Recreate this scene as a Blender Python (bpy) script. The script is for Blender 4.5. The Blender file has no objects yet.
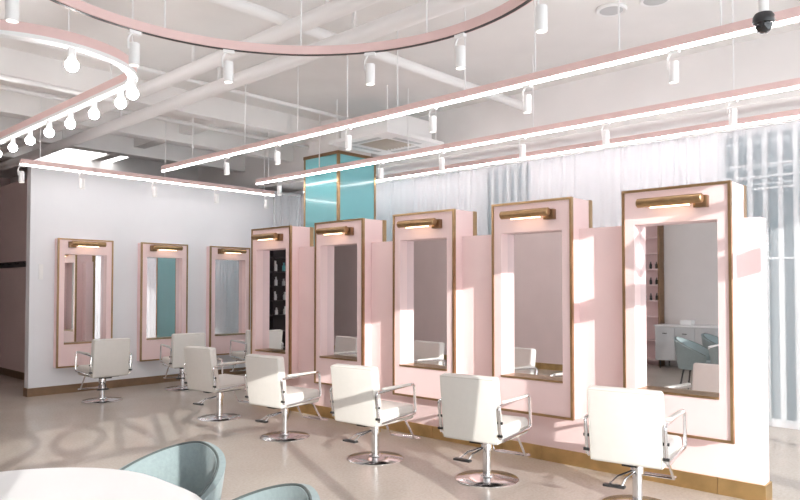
import bpy, bmesh, math, random
from mathutils import Vector, Matrix
random.seed(7)
scn = bpy.context.scene
C = scn.collection
PI = math.pi

# ------------------------------------------------------------------ camera
F = 680.0
YAW, PITCH = math.radians(47.0), math.radians(1.5)
cam_d = bpy.data.cameras.new('camera')
cam = bpy.data.objects.new('camera', cam_d); C.objects.link(cam)
cam_d.sensor_width = 36; cam_d.lens = 36 * F / 800
cam_d.shift_y = (39 - F * math.tan(PITCH)) / 800
cam_d.clip_start = .02; cam_d.clip_end = 200
cam.location = (0, 0, 1.55)
cam.rotation_euler = (PI / 2 + PITCH, 0, -YAW)
scn.camera = cam

# ------------------------------------------------------------------ sky, sun, exposure
w = bpy.data.worlds.new('World'); scn.world = w; w.use_nodes = True
bg = w.node_tree.nodes['Background']
bg.inputs[0].default_value = (.90, .95, 1.0, 1)
bg.inputs[1].default_value = 2.7
SUN = Vector((.407, .914, -.268)).normalized()
sd = bpy.data.lights.new('sun', 'SUN'); sd.energy = 3.4; sd.angle = math.radians(.22); sd.color = (1, .955, .90)
so = bpy.data.objects.new('sun', sd); C.objects.link(so)
so.rotation_euler = SUN.to_track_quat('-Z', 'Y').to_euler(); so.location = (-4, -9, 6)
scn.view_settings.view_transform = 'Standard'
scn.view_settings.look = 'None'
scn.view_settings.exposure = 0.64
scn.view_settings.gamma = 1.0
scn.view_settings.use_curve_mapping = False
scn.cycles.use_denoising = True
scn.cycles.max_bounces = 12; scn.cycles.diffuse_bounces = 7; scn.cycles.glossy_bounces = 6
scn.cycles.transparent_max_bounces = 12
scn.cycles.sample_clamp_indirect = 6.0

# ------------------------------------------------------------------ materials
M = {}
def mat(name, col, rough=.5, metal=0, spec=.5, noise=0, nscale=8, bump=0, emit=None, estr=0, sheen=0, coat=0):
    m = bpy.data.materials.new(name); m.use_nodes = True
    nt = m.node_tree; b = nt.nodes['Principled BSDF']
    b.inputs['Base Color'].default_value = (*col, 1)
    b.inputs['Roughness'].default_value = rough
    b.inputs['Metallic'].default_value = metal
    b.inputs['Specular IOR Level'].default_value = spec
    b.inputs['Sheen Weight'].default_value = sheen
    b.inputs['Coat Weight'].default_value = coat
    if emit:
        b.inputs['Emission Color'].default_value = (*emit, 1); b.inputs['Emission Strength'].default_value = estr
    if noise or bump:
        tc = nt.nodes.new('ShaderNodeTexCoord'); n = nt.nodes.new('ShaderNodeTexNoise')
        n.inputs['Scale'].default_value = nscale; n.inputs['Detail'].default_value = 4
        nt.links.new(tc.outputs['Object'], n.inputs['Vector'])
        if noise:
            r = nt.nodes.new('ShaderNodeValToRGB')
            r.color_ramp.elements[0].position = .3; r.color_ramp.elements[1].position = .7
            r.color_ramp.elements[0].color = (*[c * (1 - noise) for c in col], 1)
            r.color_ramp.elements[1].color = (*[min(1, c * (1 + noise)) for c in col], 1)
            nt.links.new(n.outputs['Fac'], r.inputs[0]); nt.links.new(r.outputs[0], b.inputs['Base Color'])
        if bump:
            bp = nt.nodes.new('ShaderNodeBump'); bp.inputs['Strength'].default_value = bump; bp.inputs['Distance'].default_value = .01
            nt.links.new(n.outputs['Fac'], bp.inputs['Height']); nt.links.new(bp.outputs[0], b.inputs['Normal'])
    M[name] = m
    return m
mat('white_wall', (.80, .81, .84), .6, noise=.02, nscale=1.5)
mat('pink', (.88, .68, .675), .42, noise=.015, nscale=3)
mat('mauve', (.78, .635, .62), .6, noise=.03, nscale=2)
mat('west_grey', (.74, .70, .69), .6, noise=.02, nscale=2)
mat('ceiling', (.84, .825, .815), .7, noise=.04, nscale=1.2, bump=.15)
mat('pipe', (.86, .85, .85), .5)
mat('pink_metal', (.80, .58, .56), .4, noise=.02, nscale=6)
mat('brass', (.42, .28, .15), .32, 1, noise=.12, nscale=14)
mat('brass_base', (.62, .43, .20), .38, 1, noise=.18, nscale=5)
mat('bronze', (.30, .19, .11), .35, 1, noise=.1, nscale=12)
mat('dark_plinth', (.24, .15, .09), .45, .3, noise=.15, nscale=6)
mat('mirror', (.86, .86, .87), .015, 1)
mat('chrome', (.78, .78, .80), .14, 1)
mat('leather', (.74, .725, .69), .42, noise=.015, nscale=20, bump=.05)
mat('seam', (.62, .60, .55), .6)
mat('black', (.03, .03, .032), .4)
mat('black_gloss', (.01, .01, .012), .06, coat=.5)
mat('white_plastic', (.86, .86, .86), .4)
mat('white_top', (.86, .86, .87), .35, noise=.01, nscale=4)
mat('teal_glass', (.20, .52, .56), .16, coat=.4, noise=.03, nscale=2)
mat('teal_fabric', (.27, .335, .345), .85, sheen=.15, noise=.06, nscale=60, bump=.1)
mat('piping', (.09, .11, .11), .6)
mat('dark_metal', (.05, .05, .05), .4, .6)
mat('cabinet_grey', (.55, .56, .57), .5, noise=.02)
mat('window_frame', (.72, .76, .78), .5)
mat('grille_dark', (.32, .30, .28), .7)
mat('filter', (.55, .50, .44), .7)
mat('dark_shelf', (.045, .036, .038), .5)
mat('teal_plastic', (.15, .5, .55), .35)
mat('facade', (.70, .68, .66), .6)
mat('led', (.9, .9, .9), .4, emit=(1, .96, .95), estr=12.5)
mat('panel_glow', (.9, .9, .9), .4, emit=(1, .98, .96), estr=3)
mat('lens', (.9, .9, .9), .4, emit=(1, .93, .84), estr=2.5)
mat('globe', (.95, .95, .95), .3, emit=(1, .99, .97), estr=36.0)
mat('warm_lamp', (.9, .8, .6), .4, emit=(1, .74, .45), estr=4.5)

def floor_mat():
    m = bpy.data.materials.new('floor'); m.use_nodes = True; nt = m.node_tree; b = nt.nodes['Principled BSDF']
    tc = nt.nodes.new('ShaderNodeTexCoord')
    def noise(sc, det):
        n = nt.nodes.new('ShaderNodeTexNoise'); n.inputs['Scale'].default_value = sc; n.inputs['Detail'].default_value = det
        nt.links.new(tc.outputs['Object'], n.inputs['Vector']); return n
    def ramp(n, p0, c0, p1, c1):
        r = nt.nodes.new('ShaderNodeValToRGB'); e = r.color_ramp.elements
        e[0].position, e[1].position = p0, p1; e[0].color, e[1].color = (*c0, 1), (*c1, 1)
        nt.links.new(n.outputs['Fac'], r.inputs[0]); return r
    r1 = ramp(noise(1.3, 6), .32, (.505, .45, .40), .70, (.555, .505, .455))
    r2 = ramp(noise(45, 3), .35, (.90, .89, .88), .62, (1, 1, 1))
    mx = nt.nodes.new('ShaderNodeMix'); mx.data_type = 'RGBA'; mx.blend_type = 'MULTIPLY'; mx.inputs['Factor'].default_value = 1
    nt.links.new(r1.outputs[0], mx.inputs[6]); nt.links.new(r2.outputs[0], mx.inputs[7]); nt.links.new(mx.outputs[2], b.inputs['Base Color'])
    b.inputs['Roughness'].default_value = .24
    M['floor'] = m
floor_mat()

def glass_mat(name, tint, gloss=.06):
    m = bpy.data.materials.new(name); m.use_nodes = True; nt = m.node_tree
    nt.nodes.remove(nt.nodes['Principled BSDF']); out = nt.nodes['Material Output']
    t = nt.nodes.new('ShaderNodeBsdfTransparent'); t.inputs[0].default_value = (*tint, 1)
    g = nt.nodes.new('ShaderNodeBsdfGlossy'); g.inputs['Roughness'].default_value = .02
    mx = nt.nodes.new('ShaderNodeMixShader'); mx.inputs[0].default_value = gloss
    nt.links.new(t.outputs[0], mx.inputs[1]); nt.links.new(g.outputs[0], mx.inputs[2]); nt.links.new(mx.outputs[0], out.inputs[0])
    M[name] = m
glass_mat('clear_glass', (.97, .98, .98), .03)
glass_mat('shade_glass', (.13, .20, .22), .05)  # dark tint stands in for the shaded exterior behind the east windows

def sheer_mat():
    m = bpy.data.materials.new('sheer'); m.use_nodes = True; nt = m.node_tree
    nt.nodes.remove(nt.nodes['Principled BSDF']); out = nt.nodes['Material Output']
    d = nt.nodes.new('ShaderNodeBsdfDiffuse'); d.inputs[0].default_value = (.86, .86, .88, 1)
    tl = nt.nodes.new('ShaderNodeBsdfTranslucent'); tl.inputs[0].default_value = (.80, .84, .88, 1)
    tp = nt.nodes.new('ShaderNodeBsdfTransparent')
    a = nt.nodes.new('ShaderNodeMixShader'); a.inputs[0].default_value = .3
    b = nt.nodes.new('ShaderNodeMixShader'); b.inputs[0].default_value = .58
    nt.links.new(d.outputs[0], a.inputs[1]); nt.links.new(tl.outputs[0], a.inputs[2])
    nt.links.new(a.outputs[0], b.inputs[1]); nt.links.new(tp.outputs[0], b.inputs[2]); nt.links.new(b.outputs[0], out.inputs[0])
    M['sheer'] = m
sheer_mat()

# ------------------------------------------------------------------ mesh helpers
def link(name, me, m, parent=None, smooth=False):
    o = bpy.data.objects.new(name, me); C.objects.link(o)
    if m: me.materials.append(M[m])
    if parent: o.parent = parent
    if smooth:
        for p in me.polygons: p.use_smooth = True
        try: me.set_sharp_from_angle(angle=math.radians(42))
        except Exception: pass
    return o
def obj(name, bm, m, parent=None, smooth=False):
    bmesh.ops.recalc_face_normals(bm, faces=bm.faces)
    me = bpy.data.meshes.new(name); bm.to_mesh(me); bm.free()
    return link(name, me, m, parent, smooth)
def bmn(): return bmesh.new()
def box(bm, lo, hi, rot=None, bev=0, seg=2):
    lo, hi = Vector(lo), Vector(hi); c = (lo + hi) / 2; s = hi - lo
    r = bmesh.ops.create_cube(bm, size=1)
    vs = r['verts']
    bmesh.ops.scale(bm, vec=s, verts=vs)
    if bev:
        es = list({e for v in vs for e in v.link_edges})
        rb = bmesh.ops.bevel(bm, geom=es, offset=bev, segments=seg, profile=.5, affect='EDGES')
        vs = list({v for f in rb['faces'] for v in f.verts} | {v for v in vs if v.is_valid})
    if rot is not None: bmesh.ops.rotate(bm, cent=(0, 0, 0), matrix=rot, verts=vs)
    bmesh.ops.translate(bm, vec=c, verts=vs)
    return bm
def bxo(name, lo, hi, m, parent=None, bev=0, rot=None, seg=2):
    return obj(name, box(bmn(), lo, hi, rot, bev, seg), m, parent, smooth=bev > 0)
def tube(bm, pts, r, seg=10, closed=False, caps=True):
    pts = [Vector(p) for p in pts]; n = len(pts); rings = []
    up = None
    for i, p in enumerate(pts):
        if closed: t = (pts[(i + 1) % n] - pts[i - 1]).normalized()
        else:
            a = pts[max(i - 1, 0)]; b = pts[min(i + 1, n - 1)]; t = (b - a).normalized()
        if up is None:
            ref = Vector((0, 0, 1)) if abs(t.z) < .9 else Vector((1, 0, 0))
            u = t.cross(ref).normalized()
        else:
            u = (up - t * up.dot(t)).normalized()
        up = u; v = t.cross(u)
        rr = r[i] if isinstance(r, (list, tuple)) else r
        rings.append([bm.verts.new(p + u * math.cos(k * 2 * PI / seg) * rr + v * math.sin(k * 2 * PI / seg) * rr) for k in range(seg)])
    m_ = n if closed else n - 1
    for i in range(m_):
        A, B = rings[i], rings[(i + 1) % n]
        for k in range(seg): bm.faces.new((A[k], A[(k + 1) % seg], B[(k + 1) % seg], B[k]))
    if caps and not closed:
        bm.faces.new(rings[0][::-1]); bm.faces.new(rings[-1])
    return bm
def rect_sweep(bm, pts, wd, z0, z1, closed=False):
    """vertical rectangular profile following a flat path"""
    pts = [Vector((p[0], p[1], 0)) for p in pts]; n = len(pts); rings = []
    for i in range(n):
        if closed: t = (pts[(i + 1) % n] - pts[i - 1]).normalized()
        else: t = (pts[min(i + 1, n - 1)] - pts[max(i - 1, 0)]).normalized()
        s = Vector((t.y, -t.x, 0)) * wd / 2
        rings.append([bm.verts.new(pts[i] + s + Vector((0, 0, z))) for z in (z0, z1)] + [bm.verts.new(pts[i] - s + Vector((0, 0, z))) for z in (z1, z0)])
    for i in range(n if closed else n - 1):
        A, B = rings[i], rings[(i + 1) % n]
        for k in range(4): bm.faces.new((A[k], A[(k + 1) % 4], B[(k + 1) % 4], B[k]))
    if not closed: bm.faces.new(rings[0][::-1]); bm.faces.new(rings[-1])
    return bm
def lathe(bm, prof, seg=24, c=(0, 0, 0)):
    c = Vector(c); rings = []
    for r, z in prof:
        if r < 1e-5: rings.append([bm.verts.new(c + Vector((0, 0, z)))])
        else: rings.append([bm.verts.new(c + Vector((r * math.cos(k * 2 * PI / seg), r * math.sin(k * 2 * PI / seg), z))) for k in range(seg)])
    for A, B in zip(rings, rings[1:]):
        for k in range(seg):
            k2 = (k + 1) % seg
            if len(A) == 1 and len(B) == 1: continue
            if len(A) == 1: bm.faces.new((A[0], B[k], B[k2]))
            elif len(B) == 1: bm.faces.new((A[k], A[k2], B[0]))
            else: bm.faces.new((A[k], A[k2], B[k2], B[k]))
    return bm
def arc(pts_corner, r, n=5):
    """round the corners of a polyline"""
    P = [Vector(p) for p in pts_corner]; out = [P[0]]
    for a, b, c in zip(P, P[1:], P[2:]):
        d1 = (a - b); d2 = (c - b); k = min(r, d1.length * .45, d2.length * .45)
        p = b + d1.normalized() * k; q = b + d2.normalized() * k
        for i in range(n + 1):
            t = i / n; out.append(p * (1 - t) ** 2 + b * 2 * t * (1 - t) + q * t ** 2)
    out.append(P[-1]); return out
def empty(name, loc=(0, 0, 0), rz=0):
    o = bpy.data.objects.new(name, None); C.objects.link(o); o.location = loc; o.rotation_euler = (0, 0, rz); o.empty_display_size = .1
    return o
def tag(o, label, cat, group=None):
    o['label'] = label; o['category'] = cat
    if group: o['group'] = group
    return o
def struct(o, label=None, cat=None):
    o['kind'] = 'structure'
    if label: o['label'] = label
    if cat: o['category'] = cat
    return o
def copy_tree(o, parent=None):
    c = o.copy(); C.objects.link(c); c.parent = parent
    for ch in o.children: copy_tree(ch, c)
    return c
ORD = ['first', 'second', 'third', 'fourth', 'fifth', 'sixth', 'seventh', 'eighth', 'ninth', 'tenth', 'eleventh', 'twelfth']

# ------------------------------------------------------------------ room shell
YF, YB, XE, ZC = -1.75, 10.6, 8.55, 4.2
struct(bxo('floor', (-3.2, -1.95, -.12), (8.8, 18.2, 0), 'floor'), 'warm beige polished terrazzo floor with sun and letter shadows', 'floor')
ceil = struct(bxo('ceiling', (-3.2, -1.95, ZC), (8.8, 18.2, ZC + .15), 'ceiling'), 'off-white painted concrete ceiling with exposed beams', 'ceiling')
for y in (8.3, 10.05, 11.6, 13.4):
    bxo('beam', (-3.0, y - .09, ZC - .30), (7.8, y + .09, ZC), 'ceiling', ceil)
bxo('beam', (-3.0, 1.1, ZC - .12), (7.8, 1.45, ZC), 'ceiling', ceil)
bxo('soffit', (7.8, -1.7, 3.52), (8.54, 18.0, ZC), 'ceiling', ceil)
for x in (1.2, 5.6):
    bxo('beam', (x - .10, 8.4, ZC - .16), (x + .10, 17.9, ZC), 'ceiling', ceil)

# back wall with the three stations
bw = struct(bxo('wall_back', (3.53, YB, 0), (8.54, YB + .15, 3.42), 'white_wall'), 'smooth white wall behind the three rear mirror stations', 'wall')
bb = empty('baseboard_back'); struct(bb, 'dark brown baseboard along the white back wall', 'baseboard')
xs = [3.53, 4.35, 5.2, 6.05, 6.9, 7.75, 8.4]
for a, b in zip(xs, xs[1:]): bxo('panel', (a, YB - .015, 0), (b - .004, YB, .12), 'dark_plinth', bb)
bxo('panel', (3.515, YB - .015, 0), (3.53, YB + .15, .12), 'dark_plinth', bb)
# corridor
struct(bxo('wall_corridor', (4.15, YB + .15, 0), (4.3, 18.0, 3.45), 'mauve'), 'shaded mauve wall inside the passage beyond the white wall', 'wall')
struct(bxo('wall_end', (-3.0, 18.0, 0), (8.7, 18.15, ZC), 'mauve'), 'far mauve wall closing the passage', 'wall')
struct(bxo('baseboard_corridor', (4.135, YB + .16, 0), (4.15, 17.9, .12), 'bronze'), 'dark baseboard of the mauve passage wall', 'baseboard')
# west side
struct(bxo('wall_west', (-3.15, -1.75, 0), (-3.0, 6.0, ZC), 'west_grey'), 'plain light grey wall seen in the nearest mirror', 'wall')
struct(bxo('wall_return', (-3.15, 6.0, 0), (-.7, 6.15, ZC), 'west_grey'), 'short grey return wall beside the mauve wall', 'wall')
struct(bxo('wall_mauve', (-.85, 6.15, 0), (-.7, 18.0, ZC), 'mauve'), 'long mauve wall reflected in the partition mirrors', 'wall')
bm_ = empty('baseboard_west'); struct(bm_, 'brass baseboard along the mauve wall', 'baseboard')
for k in range(13): bxo('panel', (-.7, 6.0 + .9 * k, 0), (-.685, 6.896 + .9 * k, .12), 'brass_base', bm_)

# east wall with two narrow windows
def wall_with_holes(name, axis, at, th, u0, u1, z0, z1, holes, m):
    """solid wall made of boxes around rectangular holes; axis 'x': wall lies in plane x=at, u=y; axis 'y': plane y=at, u=x"""
    us = sorted({u0, u1, *[h[0] for h in holes], *[h[1] for h in holes]})
    zs = sorted({z0, z1, *[h[2] for h in holes], *[h[3] for h in holes]})
    bm = bmn()
    for a, b in zip(us, us[1:]):
        run = None
        for c, d in zip(zs, zs[1:]):
            hole = any(h[0] <= (a + b) / 2 <= h[1] and h[2] <= (c + d) / 2 <= h[3] for h in holes)
            if not hole:
                if run and abs(run[1] - c) < 1e-6: run[1] = d
                else:
                    if run: emit_box(bm, axis, at, th, a, b, *run)
                    run = [c, d]
        if run: emit_box(bm, axis, at, th, a, b, *run)
    return obj(name, bm, m)
def emit_box(bm, axis, at, th, a, b, c, d):
    if axis == 'x': box(bm, (at, a, c), (at + th, b, d))
    else: box(bm, (a, at - th, c), (b, at, d))
EW = [(1.62, 2.72, .05, 3.38), (5.36, 6.20, .05, 3.38)]
struct(wall_with_holes('wall_east', 'x', XE, .15, -1.75, 18.0, 0, ZC, EW, 'white_wall'), 'white wall behind the sheer curtains', 'wall')
for k, (a, b, c, d) in enumerate(EW):
    wn = empty('window_%d' % (k + 1), (XE + .06, (a + b) / 2, c)); struct(wn, ['tall barred window behind the sheer at the right edge', 'tall barred window behind the sheer at the middle of the wall'][k], 'window')
    hw = (b - a) / 2; H = d - c
    n = 7 if k == 0 else 6
    for i in range(n + 1):
        y = -hw + i * 2 * hw / n; wd = .035 if i in (0, n) else .026
        bxo('mullion', (-.03, y - wd, 0), (.03, y + wd, H), 'window_frame', wn)
    for z in (.02, 1.85, 2.66, 2.80, 2.94, H - .02):
        bxo('bar', (-.045, -hw, z - .012), (-.03, hw, z + .012), 'window_frame', wn)
    pw = 2 * hw / n
    me = None
    for i in range(n):
        if me is None:
            pane = bxo('pane', (-.004, -pw / 2 + .02, 0.01), (.004, pw / 2 - .02, H - .01), 'shade_glass', wn); me = pane.data; pane.location.y = -hw + pw / 2
        else:
            p = link('pane', me, None, wn); p.location.y = -hw + pw * (i + .5)

# street facade (behind the camera) through which sun and sky come in
XM = [-2.6, -2.15, -1.27, -.42, .97, 1.86]
FA = [(XM[0], XM[-1], .06, 2.385), (XM[0], XM[-1], 2.415, 2.92), (1.98, 3.05, .06, 3.36), (3.15, 4.6, .06, 2.69), (3.15, 4.6, 2.76, 3.42), (4.72, 7.4, .06, 3.42)]
struct(wall_with_holes('wall_street', 'y', YF, .16, -3.15, 8.7, 0, ZC, FA, 'facade'), 'street front wall with large shop windows', 'wall')
def sign_letter(bm, ch, x, z, h, yy, th=.02):
    s = h * .2; wdt = h * 1.28
    def bar(p, q):
        tube(bm, [(x + p[0] * wdt, yy, z + p[1] * h), (x + q[0] * wdt, yy, z + q[1] * h)], s / 2, 6)
    if ch == 'O':
        pts = [(x + wdt / 2 + (wdt / 2 - s / 2) * math.cos(t), yy, z + h / 2 + (h / 2 - s / 2) * math.sin(t)) for t in [k * 2 * PI / 28 for k in range(28)]]
        tube(bm, pts, s / 2, 6, closed=True)
    elif ch == 'K':
        bar((.12, .03), (.12, .97)); bar((.14, .42), (.85, .97)); bar((.35, .55), (.88, .03))
    elif ch == 'N':
        bar((.12, .03), (.12, .97)); bar((.12, .97), (.88, .03)); bar((.88, .03), (.88, .97))
for k, (a, b, c, d) in enumerate(FA):
    wn = empty('window_%d' % (k + 3), ((a + b) / 2, YF - .08, c)); struct(wn, ['glazed shop doors facing the street', 'lettered transom glass above the shop doors', 'tall narrow shop window beside the doors', 'shop window lower sash', 'shop window upper light', 'wide shop window by the curtains'][k], 'window')
    hw = (b - a) / 2
    cuts = {0: XM, 1: [XM[0], XM[-1]], 5: [4.72, 6.06, 7.4]}.get(k, [a, b])
    for i, x in enumerate(cuts):
        x -= (a + b) / 2
        bxo('mullion', (x - .045, -.04, 0), (x + .045, .04, d - c), 'window_frame', wn)
    bxo('bar', (-hw, -.04, 0), (hw, .04, .015 if k == 1 else .05), 'window_frame', wn); bxo('bar', (-hw, -.04, d - c - (.015 if k == 0 else .04)), (hw, .04, d - c), 'window_frame', wn)
    for p, q in zip(cuts, cuts[1:]):
        bxo('pane', (p - (a + b) / 2 + .045, -.004, .05), (q - (a + b) / 2 - .045, .004, d - c - .04), 'clear_glass', wn)
    if k == 1:
        for i, (ch, x) in enumerate((('O', -2.08), ('O', -1.43), ('N', -.79), ('K', -.12))):
            bm = bmn(); sign_letter(bm, ch, x - (a + b) / 2, .035, .44, -.03); obj('letter', bm, 'black', wn)
    if k == 4:
        bm = bmn(); sign_letter(bm, 'O', -.5, .1, .40, -.03); obj('letter', bm, 'black', wn)
        bm = bmn(); sign_letter(bm, 'N', .08, .1, .40, -.03); obj('letter', bm, 'black', wn)
    # daylight portal for cleaner sampling of the sky through this opening
    L = bpy.data.lights.new('portal', 'AREA'); L.shape = 'RECTANGLE'; L.size = b - a; L.size_y = d - c; L.cycles.is_portal = True
    lo = bpy.data.objects.new('window_portal', L); C.objects.link(lo); lo.location = ((a + b) / 2, YF + .01, (c + d) / 2); lo.rotation_euler = (PI / 2, 0, PI)

# ------------------------------------------------------------------ pink partition
PX0, PX1, PY0, PY1, PZ = 5.44, 5.58, 1.46, 7.82, 2.08
struct(bxo('wall_partition', (PX0, PY0, 0), (PX1, PY1, PZ), 'pink', bev=.004), 'low pink partition carrying the five double-sided mirror stations', 'wall')
bp = empty('baseboard_partition'); struct(bp, 'shiny brass baseboard along the foot of the pink partition', 'baseboard')
y = PY0
cuts = [PY0, 1.78, 2.42, 3.3, 3.72, 4.6, 5.5, 6.4, 7.3, PY1]
for a, b in zip(cuts, cuts[1:]):
    bxo('panel', (PX0 - .014, a, 0), (PX0, b - .004, .125), 'brass_base', bp)
    bxo('panel', (PX1, a, 0), (PX1 + .014, b - .004, .125), 'brass_base', bp)
bxo('panel', (PX0 - .014, PY0 - .014, 0), (PX1 + .014, PY0, .125), 'brass_base', bp)

# ------------------------------------------------------------------ mirror stations
# local frame: faces -Y (viewer stands at -Y), X to the viewer's right, z = 0 at the floor
def frame_mesh(x0, x1, z0, z1, ix0, ix1, iz0, iz1, yf, yb):
    """a slab from yf (front) to yb with a rectangular opening"""
    bm = bmn()
    box(bm, (x0, yf, z0), (ix0, yb, z1)); box(bm, (ix1, yf, z0), (x1, yb, z1))
    box(bm, (ix0, yf, iz1), (ix1, yb, z1)); box(bm, (ix0, yf, z0), (ix1, yb, iz0))
    bmesh.ops.remove_doubles(bm, verts=bm.verts, dist=1e-5)
    return bm
def picture_light(parent, side):
    m = bxo('picture_light', (side * .215 - .05, -.055, -.05), (side * .215 + .05, 0, .04), 'bronze', parent, .004)
    m.location = (0, -.0, 2.215)
    b = bmn(); tube(b, [(-.25, -.10, .012), (-.243, -.10, .012), (.243, -.10, .012), (.25, -.10, .012)], [.030, .037, .037, .030], 16); obj('lamp_tube', b, 'brass', m, True)
    b = bmn(); tube(b, [(side * .215, -.05, 0), (side * .215, -.1, .01)], .014, 8); obj('lamp_arm', b, 'bronze', m, True)
    bxo('lamp_strip', (-.15, -.094, -.032), (.15, -.078, -.024), 'warm_lamp', m)
def station(name, W, zb, zt, depth, double, side):
    h = W / 2; t = .021; mg = .10; iz0, iz1 = .735, 2.07
    r = empty(name)
    bm = frame_mesh(-h + .004, h - .004, zb + .004, zt - .004, -h + mg, h - mg, iz0, iz1, -depth / 2 if double else -depth, -depth / 2 + .12 if double else -.012)
    f = -depth / 2 if double else -depth
    body = obj('body', bm, 'pink', r)
    if double:
        bxo('core', (-h + .004, -depth / 2 + .12, zb + .004), (h - .004, depth / 2, zt - .004), 'pink', r)
        gy = -depth / 2 + .115
    else:
        gy = -.022
    tr = bmn()
    tr = frame_mesh(-h, h, zb, zt, -h + t, h - t, zb + t, zt - t, f - .012, f + .022)
    obj('edge_trim', tr, 'brass', r)
    if double:
        obj('edge_trim', frame_mesh(-h, h, zb, zt, -h + t, h - t, zb + t, zt - t, depth / 2 - .05, depth / 2 + .012), 'brass', r)
    else:
        bxo('back_board', (-h + .004, -.012, zb + .004), (h - .004, 0, zt - .004), 'pink', r)
    bxo('mirror_glass', (-h + mg, gy - .006, iz0 + .012), (h - mg, gy, iz1), 'mirror', r)
    bxo('ledge', (-h + mg, f - .012, iz0 - .004), (h - mg, gy - .006, iz0 + .014), 'brass', r)
    picture_light(r, side)
    for ch in r.children:
        if ch.name.startswith('picture_light'): ch.location.y = f
    return r
SW = .84
centres = [2.04, 3.335, 4.63, 5.935, 7.25]
slabels = ['nearest pink mirror station at the right end of the partition, reflecting table and cabinet',
           'second pink mirror station from the right on the partition',
           'middle of the five pink mirror stations on the partition',
           'pink mirror station on the partition just right of the turquoise column base',
           'leftmost pink mirror station of the partition, its mirror showing a dark room']
st = station('mirror_station', SW, .42, 2.35, .36, True, 1)
for i, y in enumerate(centres):
    s = st if i == 0 else copy_tree(st)
    s.location = (5.49, y, 0); s.rotation_euler = (0, 0, -PI / 2)
    tag(s, slabels[i], 'mirror', 'mirror stations on the pink partition')
st2 = station('mirror_station', .82, .39, 2.30, .13, False, -1)
blabels = ['pink mirror station on the white back wall nearest the passage, reflecting curtain and chair',
           'pink mirror station in the middle of the white back wall, reflecting turquoise',
           'pink mirror station on the white back wall beside the partition, partly hidden']
for i, x in enumerate((4.275, 5.55, 6.80)):
    s = st2 if i == 0 else copy_tree(st2)
    s.location = (x, YB - .0, 0)
    tag(s, blabels[i], 'mirror', 'mirror stations on the white back wall')

# ------------------------------------------------------------------ salon chairs
def salon_chair():
    r = empty('salon_chair')
    obj('base', lathe(bmn(), [(0, 0), (.255, 0), (.258, .006), (.25, .013), (.12, .022), (.06, .03), (.055, .04), (0, .04)], 36), 'chrome', r, True)
    obj('column', lathe(bmn(), [(0, .03), (.036, .03), (.036, .24), (.048, .245), (.048, .31), (.04, .315), (.03, .34), (0, .34)], 20), 'chrome', r, True)
    b = bmn(); box(b, (-.17, -.15, .335), (.17, .19, .35), bev=.004); box(b, (-.05, -.2, .325), (.05, .22, .34)); obj('seat_plate', b, 'dark_metal', r)
    seat = obj('seat', box(bmn(), (-.245, -.25, .35), (.245, .28, .49), bev=.035, seg=4), 'leather', r, True)
    b = bmn(); tube(b, arc([(-.247, -.2, .42), (-.247, .282, .42), (.247, .282, .42), (.247, -.2, .42)], .05), .0035, 6); obj('piping', b, 'seam', seat, True)
    rot = Matrix.Rotation(math.radians(8), 3, 'X')
    bk = obj('backrest', box(bmn(), (-.25, -.05, -.26), (.25, .05, .26), bev=.026, seg=4), 'leather', r, True)
    bk.location = (0, -.262, .615); bk.rotation_euler = (math.radians(7), 0, 0)
    b = bmn()
    for s in (-1, 1): tube(b, arc([(s * .238, -.046, -.25), (s * .238, -.046, .248)], .01), .0035, 6)
    tube(b, [(-.238, -.046, .248), (.238, -.046, .248)], .0035, 6); obj('piping', b, 'seam', bk, True)
    for s in (-1, 1):
        b = bmn()
        pts = arc([(s * .268, -.27, .40), (s * .268, -.31, .655), (s * .268, .235, .68), (s * .268, .255, .41), (s * .268, -.24, .385)], .035)
        tube(b, pts, .0125, 8); a = obj('armrest', b, 'chrome', r, True)
        bxo('arm_pad', (s * .268 - .018, -.22, .672), (s * .268 + .018, .17, .692), 'leather', a, .006).rotation_euler = (0, 0, 0)
        for z in (.43, .53):
            b = bmn(); tube(b, [(s * .25, -.285, z), (s * .288, -.285, z)], .011, 10); obj('bolt', b, 'dark_metal', a, True)
    b = bmn()
    tube(b, arc([(-.13, .15, .345), (-.13, .27, .34), (-.15, .40, .13), (-.15, .50, .12), (.15, .50, .12), (.15, .40, .13), (.13, .27, .34), (.13, .15, .345)], .03), .0105, 8)
    ft = obj('footrest', b, 'chrome', r, True)
    b = bmn(); tube(b, [(-.15, .42, .128), (.15, .42, .128)], .0105, 8); obj('foot_bar', b, 'chrome', ft, True)
    b = bmn(); tube(b, [(0, 0, .27), (-.10, -.14, .235), (-.13, -.22, .195)], .007, 6); tube(b, [(0, .02, .27), (-.03, -.19, .235), (-.04, -.235, .195)], .007, 6)
    lv = obj('pump_lever', b, 'chrome', r, True)
    bxo('pedal', (-.165, -.265, .182), (-.015, -.215, .20), 'black', lv, .006)
    return r
ch0 = salon_chair()
chairs = [((4.72, 2.09), 82, 'nearest white leather salon chair, before the right-hand mirror station'),
          ((4.57, 3.29), 83, 'white salon chair before the second partition mirror from the right'),
          ((4.42, 4.43), 85, 'white salon chair before the middle partition mirror, third from the right'),
          ((4.42, 5.77), 84, 'white salon chair before the partition mirror by the turquoise column'),
          ((4.53, 7.19), 84, 'white salon chair before the leftmost partition mirror, seat sunlit'),
          ((4.12, 9.50), 2, 'cream salon chair standing alone in front of the leftmost back-wall mirror'),
          ((5.47, 9.74), 12, 'cream salon chair before the middle back-wall mirror, behind another chair'),
          ((6.75, 9.74), 6, 'cream salon chair by the third back-wall mirror, mostly hidden')]
for i, ((x, y), az, lb) in enumerate(chairs):
    c = ch0 if i == 0 else copy_tree(ch0)
    c.location = (x, y, 0); c.rotation_euler = (0, 0, -math.radians(az))
    tag(c, lb, 'chair', 'white salon chairs')

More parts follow.
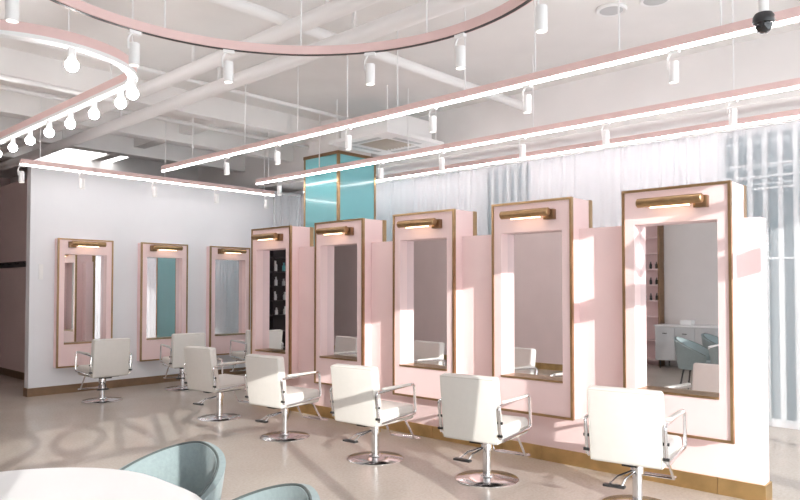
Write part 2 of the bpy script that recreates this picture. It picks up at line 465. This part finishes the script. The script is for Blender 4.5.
# ------------------------------------------------------------------ turquoise column
cx0, cx1, cy0, cy1 = 6.92, 7.72, 7.74, 8.56
col = empty('wall_column', ((cx0 + cx1) / 2, (cy0 + cy1) / 2, 0)); struct(col, 'turquoise glass-clad square column with brass corners behind the partition', 'column')
hx, hy = (cx1 - cx0) / 2, (cy1 - cy0) / 2
bxo('core', (-hx + .03, -hy + .03, 0), (hx - .03, hy - .03, 3.62), 'cabinet_grey', col)
bxo('glass_panel', (-hx, -hy + .03, .1), (-hx + .03, hy - .03, 3.62), 'teal_glass', col)
bxo('glass_panel', (hx - .03, -hy + .03, .1), (hx, hy - .03, 3.62), 'teal_glass', col)
bxo('glass_panel', (-hx + .03, -hy, .1), (hx - .03, -hy + .03, 3.62), 'teal_glass', col)
bxo('glass_panel', (-hx + .03, hy - .03, .1), (hx - .03, hy, 3.62), 'teal_glass', col)
for sx in (-1, 1):
    for sy in (-1, 1):
        bxo('corner_trim', (min(sx * hx, sx * (hx - .03)) - .005, min(sy * hy, sy * (hy - .03)) - .005, 0), (max(sx * hx, sx * (hx - .03)) + .005, max(sy * hy, sy * (hy - .03)) + .005, 3.64), 'brass', col)
bxo('cap_trim', (-hx - .012, -hy - .012, 3.62), (hx + .012, hy + .012, 3.67), 'bronze', col)
bxo('column_head', (-hx + .05, -hy + .05, 3.67), (hx - .05, hy - .05, ZC), 'ceiling', col)

# ------------------------------------------------------------------ sheer curtains
def curtain(name, p0, p1, z0, z1, label, n_per=.115, amp=.015):
    p0, p1 = Vector((*p0, 0)), Vector((*p1, 0)); d = p1 - p0; L = d.length; t = d / L; s = Vector((-t.y, t.x, 0))
    bm = bmn(); n = int(L / n_per * 8); ph = 0; rows = [0, .08, .35, .7, .92, 1]
    grid = []
    for i in range(n + 1):
        u = i / n * L
        ph += 2 * PI / 8 * (1 + .35 * math.sin(u * 3.1) + .25 * math.sin(u * 7.7 + 1))
        a = amp * (.75 + .25 * math.sin(u * 2.3 + .6))
        colv = []
        for r_ in rows:
            k = .55 + .45 * (1 - r_)
            colv.append(bm.verts.new(p0 + t * (u + .012 * math.sin(ph * .5 + r_ * 2)) + s * a * k * math.sin(ph + .5 * math.sin(r_ * 3)) + Vector((0, 0, z0 + (z1 - z0) * r_))))
        grid.append(colv)
    for A, B in zip(grid, grid[1:]):
        for k in range(len(rows) - 1): bm.faces.new((A[k], B[k], B[k + 1], A[k + 1]))
    o = obj('sheer_curtain', bm, 'sheer', None, True); tag(o, label, 'curtain', 'floor-length white sheer curtains')
    bm = bmn()
    hem = curtain_hem = None
    r = bmn(); tube(r, [p0 + Vector((0, 0, z1 + .005)), p1 + Vector((0, 0, z1 + .005))], .012, 8); obj('curtain_rail', r, 'white_plastic', o)
    hb = bmn()
    for A, B in zip(grid, grid[1:]): pass
    return o
curtain('east', (8.40, .6), (8.40, 10.5), .02, 3.40, 'long white sheer curtain covering the wall behind the pink partition')
curtain('north', (7.72, 10.47), (8.34, 10.47), .02, 3.36, 'short cream sheer curtain in the corner left of the turquoise column')

# ------------------------------------------------------------------ tracks
ZT = 3.30
def straight_track(p0, p1, label, rods, z=ZT, name='light_track', led=True):
    r = empty(name, (p0[0], p0[1], z))
    d = [(0, 0), (p1[0] - p0[0], p1[1] - p0[1])]
    obj('profile', rect_sweep(bmn(), d, .05, 0, .065), 'pink_metal', r)
    obj('led_strip', rect_sweep(bmn(), d, .028, -.02, 0), 'led', r)
    for t in rods:
        bm = bmn(); x = d[1][0] * t; yy = d[1][1] * t
        tube(bm, [(x, yy, .065), (x, yy, ZC - z)], .007, 6); obj('suspension_rod', bm, 'white_plastic', r)
    tag(r, label, 'track light', 'pink light tracks'); return r
straight_track((4.93, -1.2), (4.93, 9.4), 'longest straight pink track with glowing strip, above the salon chairs', (.12, .26, .33, .40, .47, .55, .62, .70, .8, .92))
straight_track((6.60, -1.2), (6.60, 9.4), 'straight pink track with glowing strip just behind the partition', (.1, .3, .5, .68, .85, .97))
straight_track((3.16, 9.9), (7.31, 9.9), 'straight pink track with glowing strip along the white back wall', (.06, .5, .95), 3.229)
straight_track((8.08, .2), (8.08, 10.0), 'pink track with glowing strip along the top of the sheer curtain', (), 3.379)

# big ring
RC, RR = (2.10, 2.86), 1.56
ring = empty('ring_track', (*RC, ZT)); tag(ring, 'large round pink track hanging over the middle of the room', 'track light', 'pink light tracks')
obj('profile', rect_sweep(bmn(), [(RR * math.cos(t), RR * math.sin(t)) for t in [k * 2 * PI / 96 for k in range(96)]],   .05, 0, .062, True), 'pink_metal', ring)
obj('channel', rect_sweep(bmn(), [(RR * math.cos(t), RR * math.sin(t)) for t in [k * 2 * PI / 96 for k in range(96)]], .026, -.003, 0, True), 'dark_metal', ring)
for a in range(0, 360, 36):
    b = bmn(); t = math.radians(a + 10); tube(b, [(RR * math.cos(t), RR * math.sin(t), .062), (RR * math.cos(t), RR * math.sin(t), ZC - ZT)], .006, 6); obj('suspension_rod', b, 'white_plastic', ring)

# stadium track with globe bulbs
SC, SR, SRY, SY1 = (1.90, 5.62), .71, .62, 10.2
sp = [(SC[0] + SR * math.cos(t), SC[1] + SRY * math.sin(t)) for t in [PI + k * PI / 24 for k in range(25)]]
sp += [(SC[0] + SR * math.cos(t), SY1 - SR + SR * math.sin(t)) for t in [k * PI / 24 for k in range(25)]]
stad = empty('oval_track', (0, 0, ZT)); tag(stad, 'long oval pink track carrying globe bulbs at the upper left', 'track light', 'pink light tracks')
obj('profile', rect_sweep(bmn(), sp, .06, 0, .075, True), 'pink_metal', stad)
obj('reflector', rect_sweep(bmn(), sp, .075, -.03, 0, True), 'white_plastic', stad)
for i in (4, 12, 20, 24 + 4, 24 + 14):
    b = bmn(); tube(b, [(*sp[i], .075), (*sp[i], ZC - ZT)], .006, 6); obj('suspension_rod', b, 'white_plastic', stad)
# bulbs
def bulb():
    r = empty('globe_bulb')
    obj('socket', lathe(bmn(), [(0, 0), (.026, 0), (.028, -.075), (.022, -.08), (0, -.08)], 14), 'white_plastic', r, True)
    obj('globe', lathe(bmn(), [(0, -.076), (.016, -.078), (.032, -.088), (.043, -.104), (.046, -.122), (.043, -.140), (.032, -.156), (.016, -.166), (0, -.168)], 18), 'globe', r, True)
    return r
def ray(px):
    k = (px - 400) / F
    return Vector((math.sin(YAW) + k * math.cos(YAW), math.cos(YAW) - k * math.sin(YAW)))
b0 = bulb(); xr = SC[0] + SR
spots_b = []
spots_b.append((SC[0] + SR * math.cos(math.radians(-88)), SC[1] + SRY * math.sin(math.radians(-88))))
spots_b.append((SC[0] + SR * math.cos(math.radians(-24)), SC[1] + SRY * math.sin(math.radians(-24))))
yb_ = 5.72
for i in range(7): spots_b.append((xr, yb_ + .54 * i))
fill_bulbs = [(SC[0] - SR, yb_ + .54 * i) for i in range(7)]  # unseen bulbs added along this side to brighten the mauve wall
blab = ['globe bulb on the curved end of the oval pink track, farthest forward', 'globe bulb at the tight bend of the oval pink track']
for i, p in enumerate(spots_b):
    b = b0 if i == 0 else copy_tree(b0)
    b.location = (*p, ZT - .03)
    tag(b, blab[i] if i < 2 else 'globe bulb on the straight side of the oval track, %s after the bend' % ORD[i - 2], 'light bulb', 'globe bulbs under the oval pink track')

for p in fill_bulbs:
    b = copy_tree(b0); b.location = (*p, ZT - .03)
    tag(b, 'unseen globe bulb added to the oval track to light the mauve wall', 'light bulb', 'unseen globe bulbs added to light the mauve wall')
# cylinder spotlights
def spot():
    r = empty('spotlight')
    bxo('adapter', (-.018, -.04, -.022), (.018, .04, 0), 'white_plastic', r)
    b = bmn(); tube(b, arc([(0, .022, -.02), (0, .045, -.06), (0, .042, -.13)], .02), .007, 6); obj('arm', b, 'white_plastic', r, True)
    bd = obj('housing', lathe(bmn(), [(0, -.085), (.033, -.085), (.0355, -.09), (.0355, -.232), (.031, -.236), (.029, -.226), (0, -.226)], 18), 'white_plastic', r, True)
    obj('lens', lathe(bmn(), [(0, -.2275), (.0288, -.2275), (.0288, -.2265), (0, -.2265)], 18), 'lens', bd)
    return r
s0 = spot(); used = [False]
def put_spot(x, y, z, rz, label, group):
    s = s0 if not used[0] else copy_tree(s0); used[0] = True
    s.location = (x, y, z); s.rotation_euler = (0, 0, rz); tag(s, label, 'spotlight', group)
for i, px in enumerate((209, 226, 277, 348, 433, 528, 676)):
    if i == 0: yv = 8.75
    else: d = ray(px); yv = 4.93 / d.x * d.y
    if i == 0: continue
    put_spot(4.93, yv, ZT - .02, 0, 'white cylinder spotlight, %s from the left on the long straight pink track' % ORD[i - 1], 'spotlights on the long straight track')
for i, px in enumerate((279, 381, 442, 523, 607, 735)):
    d = ray(px); put_spot(6.60, 6.60 / d.x * d.y, ZT - .02, 0, 'white cylinder spotlight, %s from the left on the track behind the partition' % ORD[i], 'spotlights on the track behind the partition')
for i, px in enumerate((20, 81, 154, 216, 266)):
    d = ray(px); put_spot(9.9 / d.y * d.x, 9.9, 3.209, PI / 2, 'white cylinder spotlight, %s from the left on the back-wall track' % ORD[i], 'spotlights on the back-wall track')
ringang = []
for px in (8, 132, 227, 370, 461, 543):
    d = ray(px)           # far crossing of the ring along that bearing
    a = d.dot(d); b = -2 * d.dot(Vector(RC)); c = Vector(RC).dot(Vector(RC)) - RR * RR
    disc = max(0, b * b - 4 * a * c); t = (-b + math.sqrt(disc)) / (2 * a); ringang.append((d.x * t, d.y * t))
for i, p in enumerate(ringang):
    put_spot(p[0], p[1], ZT - .006, math.atan2(p[1] - RC[1], p[0] - RC[0]), 'white cylinder spotlight hanging from the round pink track, %s from the left' % ORD[i], 'spotlights on the round track')

# ------------------------------------------------------------------ ceiling services
def pipe(pts, r, label):
    o = obj('ceiling_pipe', tube(bmn(), pts, r, 16), 'pipe', None, True); tag(o, label, 'pipe', 'white pipes under the ceiling'); return o
p1 = pipe([(3.80, -1.7, 3.92), (3.80, 17.9, 3.92)], .075, 'upper of two thick white parallel pipes running along the room')
p2 = pipe([(4.12, -1.7, 3.80), (4.12, 17.9, 3.80)], .075, 'lower of two thick white parallel pipes running along the room')
p3 = pipe([(-1.0, 4.95, 3.99), (7.79, 4.95, 3.99)], .055, 'thinner white pipe crossing the ceiling from wall to curtain')
p4 = pipe([(-1.0, 9.2, 4.02), (7.79, 9.2, 4.02)], .03, 'slim white conduit crossing the ceiling before the back wall')
p5 = pipe([(-.5, 7.35, 4.05), (7.79, 7.35, 4.05)], .026, 'slim white conduit crossing the ceiling above the air conditioner')
p6 = pipe([(.9, 7.7, 3.72), (3.6, 7.7, 3.72)], .028, 'short white sprinkler pipe beside the oval track')
for p, x, ys in ((p1, 3.80, (2.2, 4.4, 6.6, 9.0, 11)), (p2, 4.12, (2.2, 4.4, 6.6, 9.0, 11))):
    for y in ys:
        z = p.data.vertices[0].co.z
        bxo('hanger', (x - .01, y - .015, 3.86), (x + .01, y + .015, ZC), 'pipe', p)
for x in (1.4, 3.4):
    bxo('hanger', (x - .008, 7.69, 3.74), (x + .008, 7.71, ZC), 'white_plastic', p6)

# ceiling cassette air conditioner
ac = empty('air_conditioner', (6.80, 6.60, 3.565)); tag(ac, 'square white cassette air conditioner hanging under the ceiling', 'air conditioner')
bxo('body', (-.46, -.46, .05), (.46, .46, .34), 'white_plastic', ac, .04)
pan = obj('panel', frame_mesh(-.57, .57, -.57, .57, -.29, .29, -.29, .29, -.05, 0), 'white_plastic', ac); pan.rotation_euler = (-PI / 2, 0, 0)
bxo('filter_mesh', (-.29, -.29, .02), (.29, .29, .035), 'filter', ac)
for k in range(9):
    bxo('grille_slat', (-.29, -.262 + k * .0655 - .006, .004), (.29, -.262 + k * .0655 + .006, .02), 'filter', ac)
for k in range(4):
    bm = box(bmn(), (-.26, -.43, -.004), (.26, -.36, .004)); o = obj('louvre', bm, 'grille_dark' if 0 else 'cabinet_grey', ac); o.rotation_euler = (0, 0, k * PI / 2)
for sx in (-1, 1):
    for sy in (-1, 1):
        b = bmn(); tube(b, [(sx * .49, sy * .49, .05), (sx * .49, sy * .49, ZC - 3.565)], .008, 6); obj('suspension_rod', b, 'white_plastic', ac)

# security camera
cc = empty('security_camera', (4.60, 1.20, 3.19)); tag(cc, 'black dome security camera on a white ceiling bracket at the top right', 'camera')
obj('bracket', tube(bmn(), [(0, 0, .06), (0, 0, ZC - 3.19)], .03, 12), 'white_plastic', cc, True)
obj('housing', lathe(bmn(), [(0, .07), (.05, .07), (.062, .05), (.064, .02), (.058, .01), (0, .01)], 22), 'black', cc, True)
obj('dome', lathe(bmn(), [(.052, .012), (.05, -.012), (.038, -.036), (.02, -.05), (0, -.054)], 20), 'black_gloss', cc, True)
# ceiling discs
for i, (x, y, lb) in enumerate(((6.02, 2.88, 'round white ceiling speaker above the partition'), (6.08, 2.48, 'second round white ceiling speaker, cut by the top edge'))):
    o = empty('ceiling_speaker', (x, y, ZC)); tag(o, lb, 'speaker', 'round ceiling speakers')
    obj('rim', lathe(bmn(), [(0, 0), (.14, 0), (.145, -.012), (.13, -.025), (.12, -.02), (0, -.02)], 28), 'white_plastic', o, True)
    obj('grille', lathe(bmn(), [(0, -.024), (.10, -.022), (.115, -.018), (.115, -.012), (0, -.012)], 28), 'cabinet_grey', o, True)

# ------------------------------------------------------------------ table and tub chairs
tb = empty('meeting_table', (.22, 2.62, 0)); tag(tb, 'white round-ended table at the lower left corner', 'table')
hl, hw_, cr = 1.20, .74, .62
poly = []
for sx, sy, a0 in ((1, 1, 0), (-1, 1, 90), (-1, -1, 180), (1, -1, 270)):
    for k in range(11):
        t = math.radians(a0 + k * 9); poly.append((sx * (hl - cr) + cr * math.cos(t), sy * (hw_ - cr) + cr * math.sin(t)))
bm = bmn(); f = bm.faces.new([bm.verts.new((x, y, .715)) for x, y in poly])
ex = bmesh.ops.extrude_face_region(bm, geom=[f]); bmesh.ops.translate(bm, vec=(0, 0, .035), verts=[v for v in ex['geom'] if isinstance(v, bmesh.types.BMVert)])
obj('tabletop', bm, 'white_top', tb)
for sx in (-1, 1):
    obj('pedestal', lathe(bmn(), [(0, .715), (.14, .715), (.14, .70), (.04, .68), (.035, .05), (.06, .03), (.26, .015), (.27, 0), (0, 0)], 28, (sx * .6, 0, 0)), 'white_plastic', tb, True)

def tub_chair():
    r = empty('tub_chair')
    bm = bmn(); N = 40; A = math.radians(128); rows = 8
    def surf(i, j, off):
        th = -A + 2 * A * i / N; v = j / rows
        e = abs(th) / A
        top = .82 - .25 * (e ** 1.5)
        z = .36 + (top - .36) * v
        ra = .235 + .055 * v + off; rb = .25 + .06 * v + off
        return Vector((ra * math.sin(th), -rb * math.cos(th) + .02, z))
    out = [[bm.verts.new(surf(i, j, .022)) for j in range(rows + 1)] for i in range(N + 1)]
    inn = [[bm.verts.new(surf(i, j, -.022)) for j in range(rows + 1)] for i in range(N + 1)]
    for i in range(N):
        for j in range(rows):
            bm.faces.new((out[i][j], out[i + 1][j], out[i + 1][j + 1], out[i][j + 1]))
            bm.faces.new((inn[i][j], inn[i][j + 1], inn[i + 1][j + 1], inn[i + 1][j]))
        bm.faces.new((out[i][rows], out[i + 1][rows], inn[i + 1][rows], inn[i][rows])); bm.faces.new((out[i][0], inn[i][0], inn[i + 1][0], out[i + 1][0]))
    for i in (0, N):
        for j in range(rows): bm.faces.new((out[i][j], out[i][j + 1], inn[i][j + 1], inn[i][j]))
    sh = obj('shell', bm, 'teal_fabric', r, True)
    pts = [(surf(i, rows, -.012) + Vector((0, 0, .003))) for i in range(N + 1)]
    obj('piping', tube(bmn(), pts, .006, 6), 'piping', sh, True)
    obj('seat', lathe(bmn(), [(0, .36), (.22, .36), (.245, .38), (.25, .43), (.235, .46), (.2, .475), (0, .48)], 30, (0, .02, 0)), 'teal_fabric', r, True)
    for sx in (-1, 1):
        for sy in (-1, 1):
            obj('leg', tube(bmn(), [(sx * .15, sy * .15 + .02, .365), (sx * .21, sy * .21 + .02, 0)], [.014, .009], 8), 'dark_metal', r, True)
    return r
t0 = tub_chair()
for i, ((x, y), az, lb) in enumerate((((1.46, 2.84), -105, 'pale teal tub chair tucked at the end of the white table, most visible one'),
                                      ((1.33, 2.04), -80, 'pale teal tub chair whose rim just shows at the bottom edge'),
                                      ((.35, 3.72), 182, 'dark teal tub chair seen in the nearest mirror, left of the table'),
                                      ((-.75, 3.70), 176, 'dark teal tub chair seen in the nearest mirror, on the far side of the table'),
                                      ((-1.45, 2.95), 100, 'dark teal tub chair seen in the nearest mirror, at the table end'))):
    c = t0 if i == 0 else copy_tree(t0)
    c.location = (x, y, 0); c.rotation_euler = (0, 0, -math.radians(az)); tag(c, lb, 'chair', 'teal tub chairs around the white table')

# ------------------------------------------------------------------ things seen in mirrors
sb = empty('sideboard', (-2.6, 4.88, 0)); tag(sb, 'light grey sideboard reflected in the nearest mirror', 'cabinet')
bxo('body', (-.36, -.55, .16), (.2, .60, .82), 'cabinet_grey', sb, .006)
bxo('top', (-.38, -.57, .82), (.22, .62, .85), 'white_top', sb, .004)
for k in range(3):
    d = bxo('door', (.2, -.545 + k * .38, .18), (.218, -.175 + k * .38, .80), 'cabinet_grey', sb, .004)
    bxo('handle', (.218, -.40 + k * .38, .68), (.236, -.32 + k * .38, .695), 'dark_metal', d)
for x in (-.3, .15):
    for y in (-.48, .52): obj('leg', tube(bmn(), [(x, y, .16), (x, y, 0)], [.018, .012], 8), 'dark_metal', sb)
tag(bxo('tissue_box', (-2.72, 4.82, .85), (-2.52, 5.04, .95), 'white_plastic', None, .012), 'small white box standing on the grey sideboard', 'box')
ps = empty('display_shelf', (-2.84, 5.735, 0)); tag(ps, 'narrow pink display shelf beside the sideboard, seen in the nearest mirror', 'shelf')
bxo('back_panel', (-.14, -.2, 0), (-.12, .24, 3.4), 'pink', ps); bxo('side_panel', (-.12, -.225, 0), (.14, -.2, 3.4), 'bronze', ps); bxo('side_panel', (-.12, .24, 0), (.14, .26, 3.4), 'white_plastic', ps)
for z in (.1, .5, .98, 1.3, 1.62, 1.94, 2.26, 2.58, 2.95, 3.3): bxo('shelf_board', (-.12, -.2, z), (.14, .24, z + .02), 'pink', ps)
def bottle_mesh(h, r): return lathe(bmn(), [(0, 0), (r, 0), (r, h * .62), (r * .45, h * .74), (r * .4, h * .8), (r * .5, h * .8), (r * .5, h), (0, h)], 12)
for z in (1.32, 1.64, 1.96):
    for y in (5.60, 5.72, 5.84):
        o = obj('bottle', bottle_mesh(.14, .025), 'dark_metal', None, True); o.location = (-2.8, y, z + .003)
        tag(o, 'small dark bottle on the %s bottle row of the pink display shelf' % {1.32: 'lowest', 1.64: 'middle', 1.96: 'top'}[z], 'bottle', 'bottles on the pink display shelf')
ds = empty('dark_rack', (1.2, 13.3, 0)); tag(ds, 'dark product rack in the passage, seen in the leftmost partition mirror', 'shelf')
bxo('back_panel', (-2.0, .3, 0), (1.55, .34, 2.7), 'dark_shelf', ds)
for x in (-2.0, -.2, 1.52): bxo('side_panel', (x, -.02, 0), (x + .03, .3, 2.7), 'dark_shelf', ds)
for z in (.1, .5, .9, 1.25, 1.6, 1.95, 2.3, 2.66): bxo('shelf_board', (-1.97, -.02, z), (1.52, .3, z + .03), 'dark_shelf', ds)
for zi, z in enumerate((.93, 1.28, 1.63, 1.98)):
    for k in range(7):
        x = .28 + k * .3 + random.uniform(-.06, .06)
        hh = random.uniform(.16, .26); mt_ = random.choice(['white_plastic', 'teal_plastic', 'cabinet_grey', 'white_plastic'])
        o = obj('bottle', bottle_mesh(hh, random.uniform(.035, .05)), mt_, None, True); o.location = (x, 13.4, z + .003)
        tag(o, '%s bottle on the %s row of the dark passage rack, seen in a mirror' % ({'white_plastic': 'white', 'teal_plastic': 'teal', 'cabinet_grey': 'grey'}[mt_], ['lowest', 'second', 'third', 'top'][zi]), 'bottle', 'bottles on the dark rack')

lp = empty('panel_light', (5.2, 13.0, 4.06)); tag(lp, 'bright flat ceiling panel light beyond the white back wall', 'ceiling light')
bxo('frame', (-.75, -.4, .01), (.75, .4, .14), 'white_plastic', lp); bxo('diffuser', (-.72, -.37, 0), (.72, .37, .01), 'panel_glow', lp)
# coat rail in the passage
cr_ = empty('coat_rail', (4.10, 12.9, 1.98)); tag(cr_, 'short dark wooden coat rail fixed to the mauve passage wall', 'coat rail')
bxo('board', (.025, -.55, -.05), (.05, 2.2, .05), 'dark_shelf', cr_)
for k in range(6): obj('hook', tube(bmn(), arc([(.03, -.4 + k * .4, .02), (-.03, -.4 + k * .4, 0), (-.04, -.4 + k * .4, .04)], .02), .007, 6), 'dark_metal', cr_)
# small switch plate on the white back wall
sw = empty('wall_switch', (3.68, YB, 1.80)); tag(sw, 'small white switch plate on the back wall near the passage', 'switch')
bxo('plate', (-.03, -.01, -.11), (.03, 0, .11), 'white_plastic', sw, .003); bxo('rocker', (-.015, -.015, -.05), (.015, -.01, .05), 'white_plastic', sw)
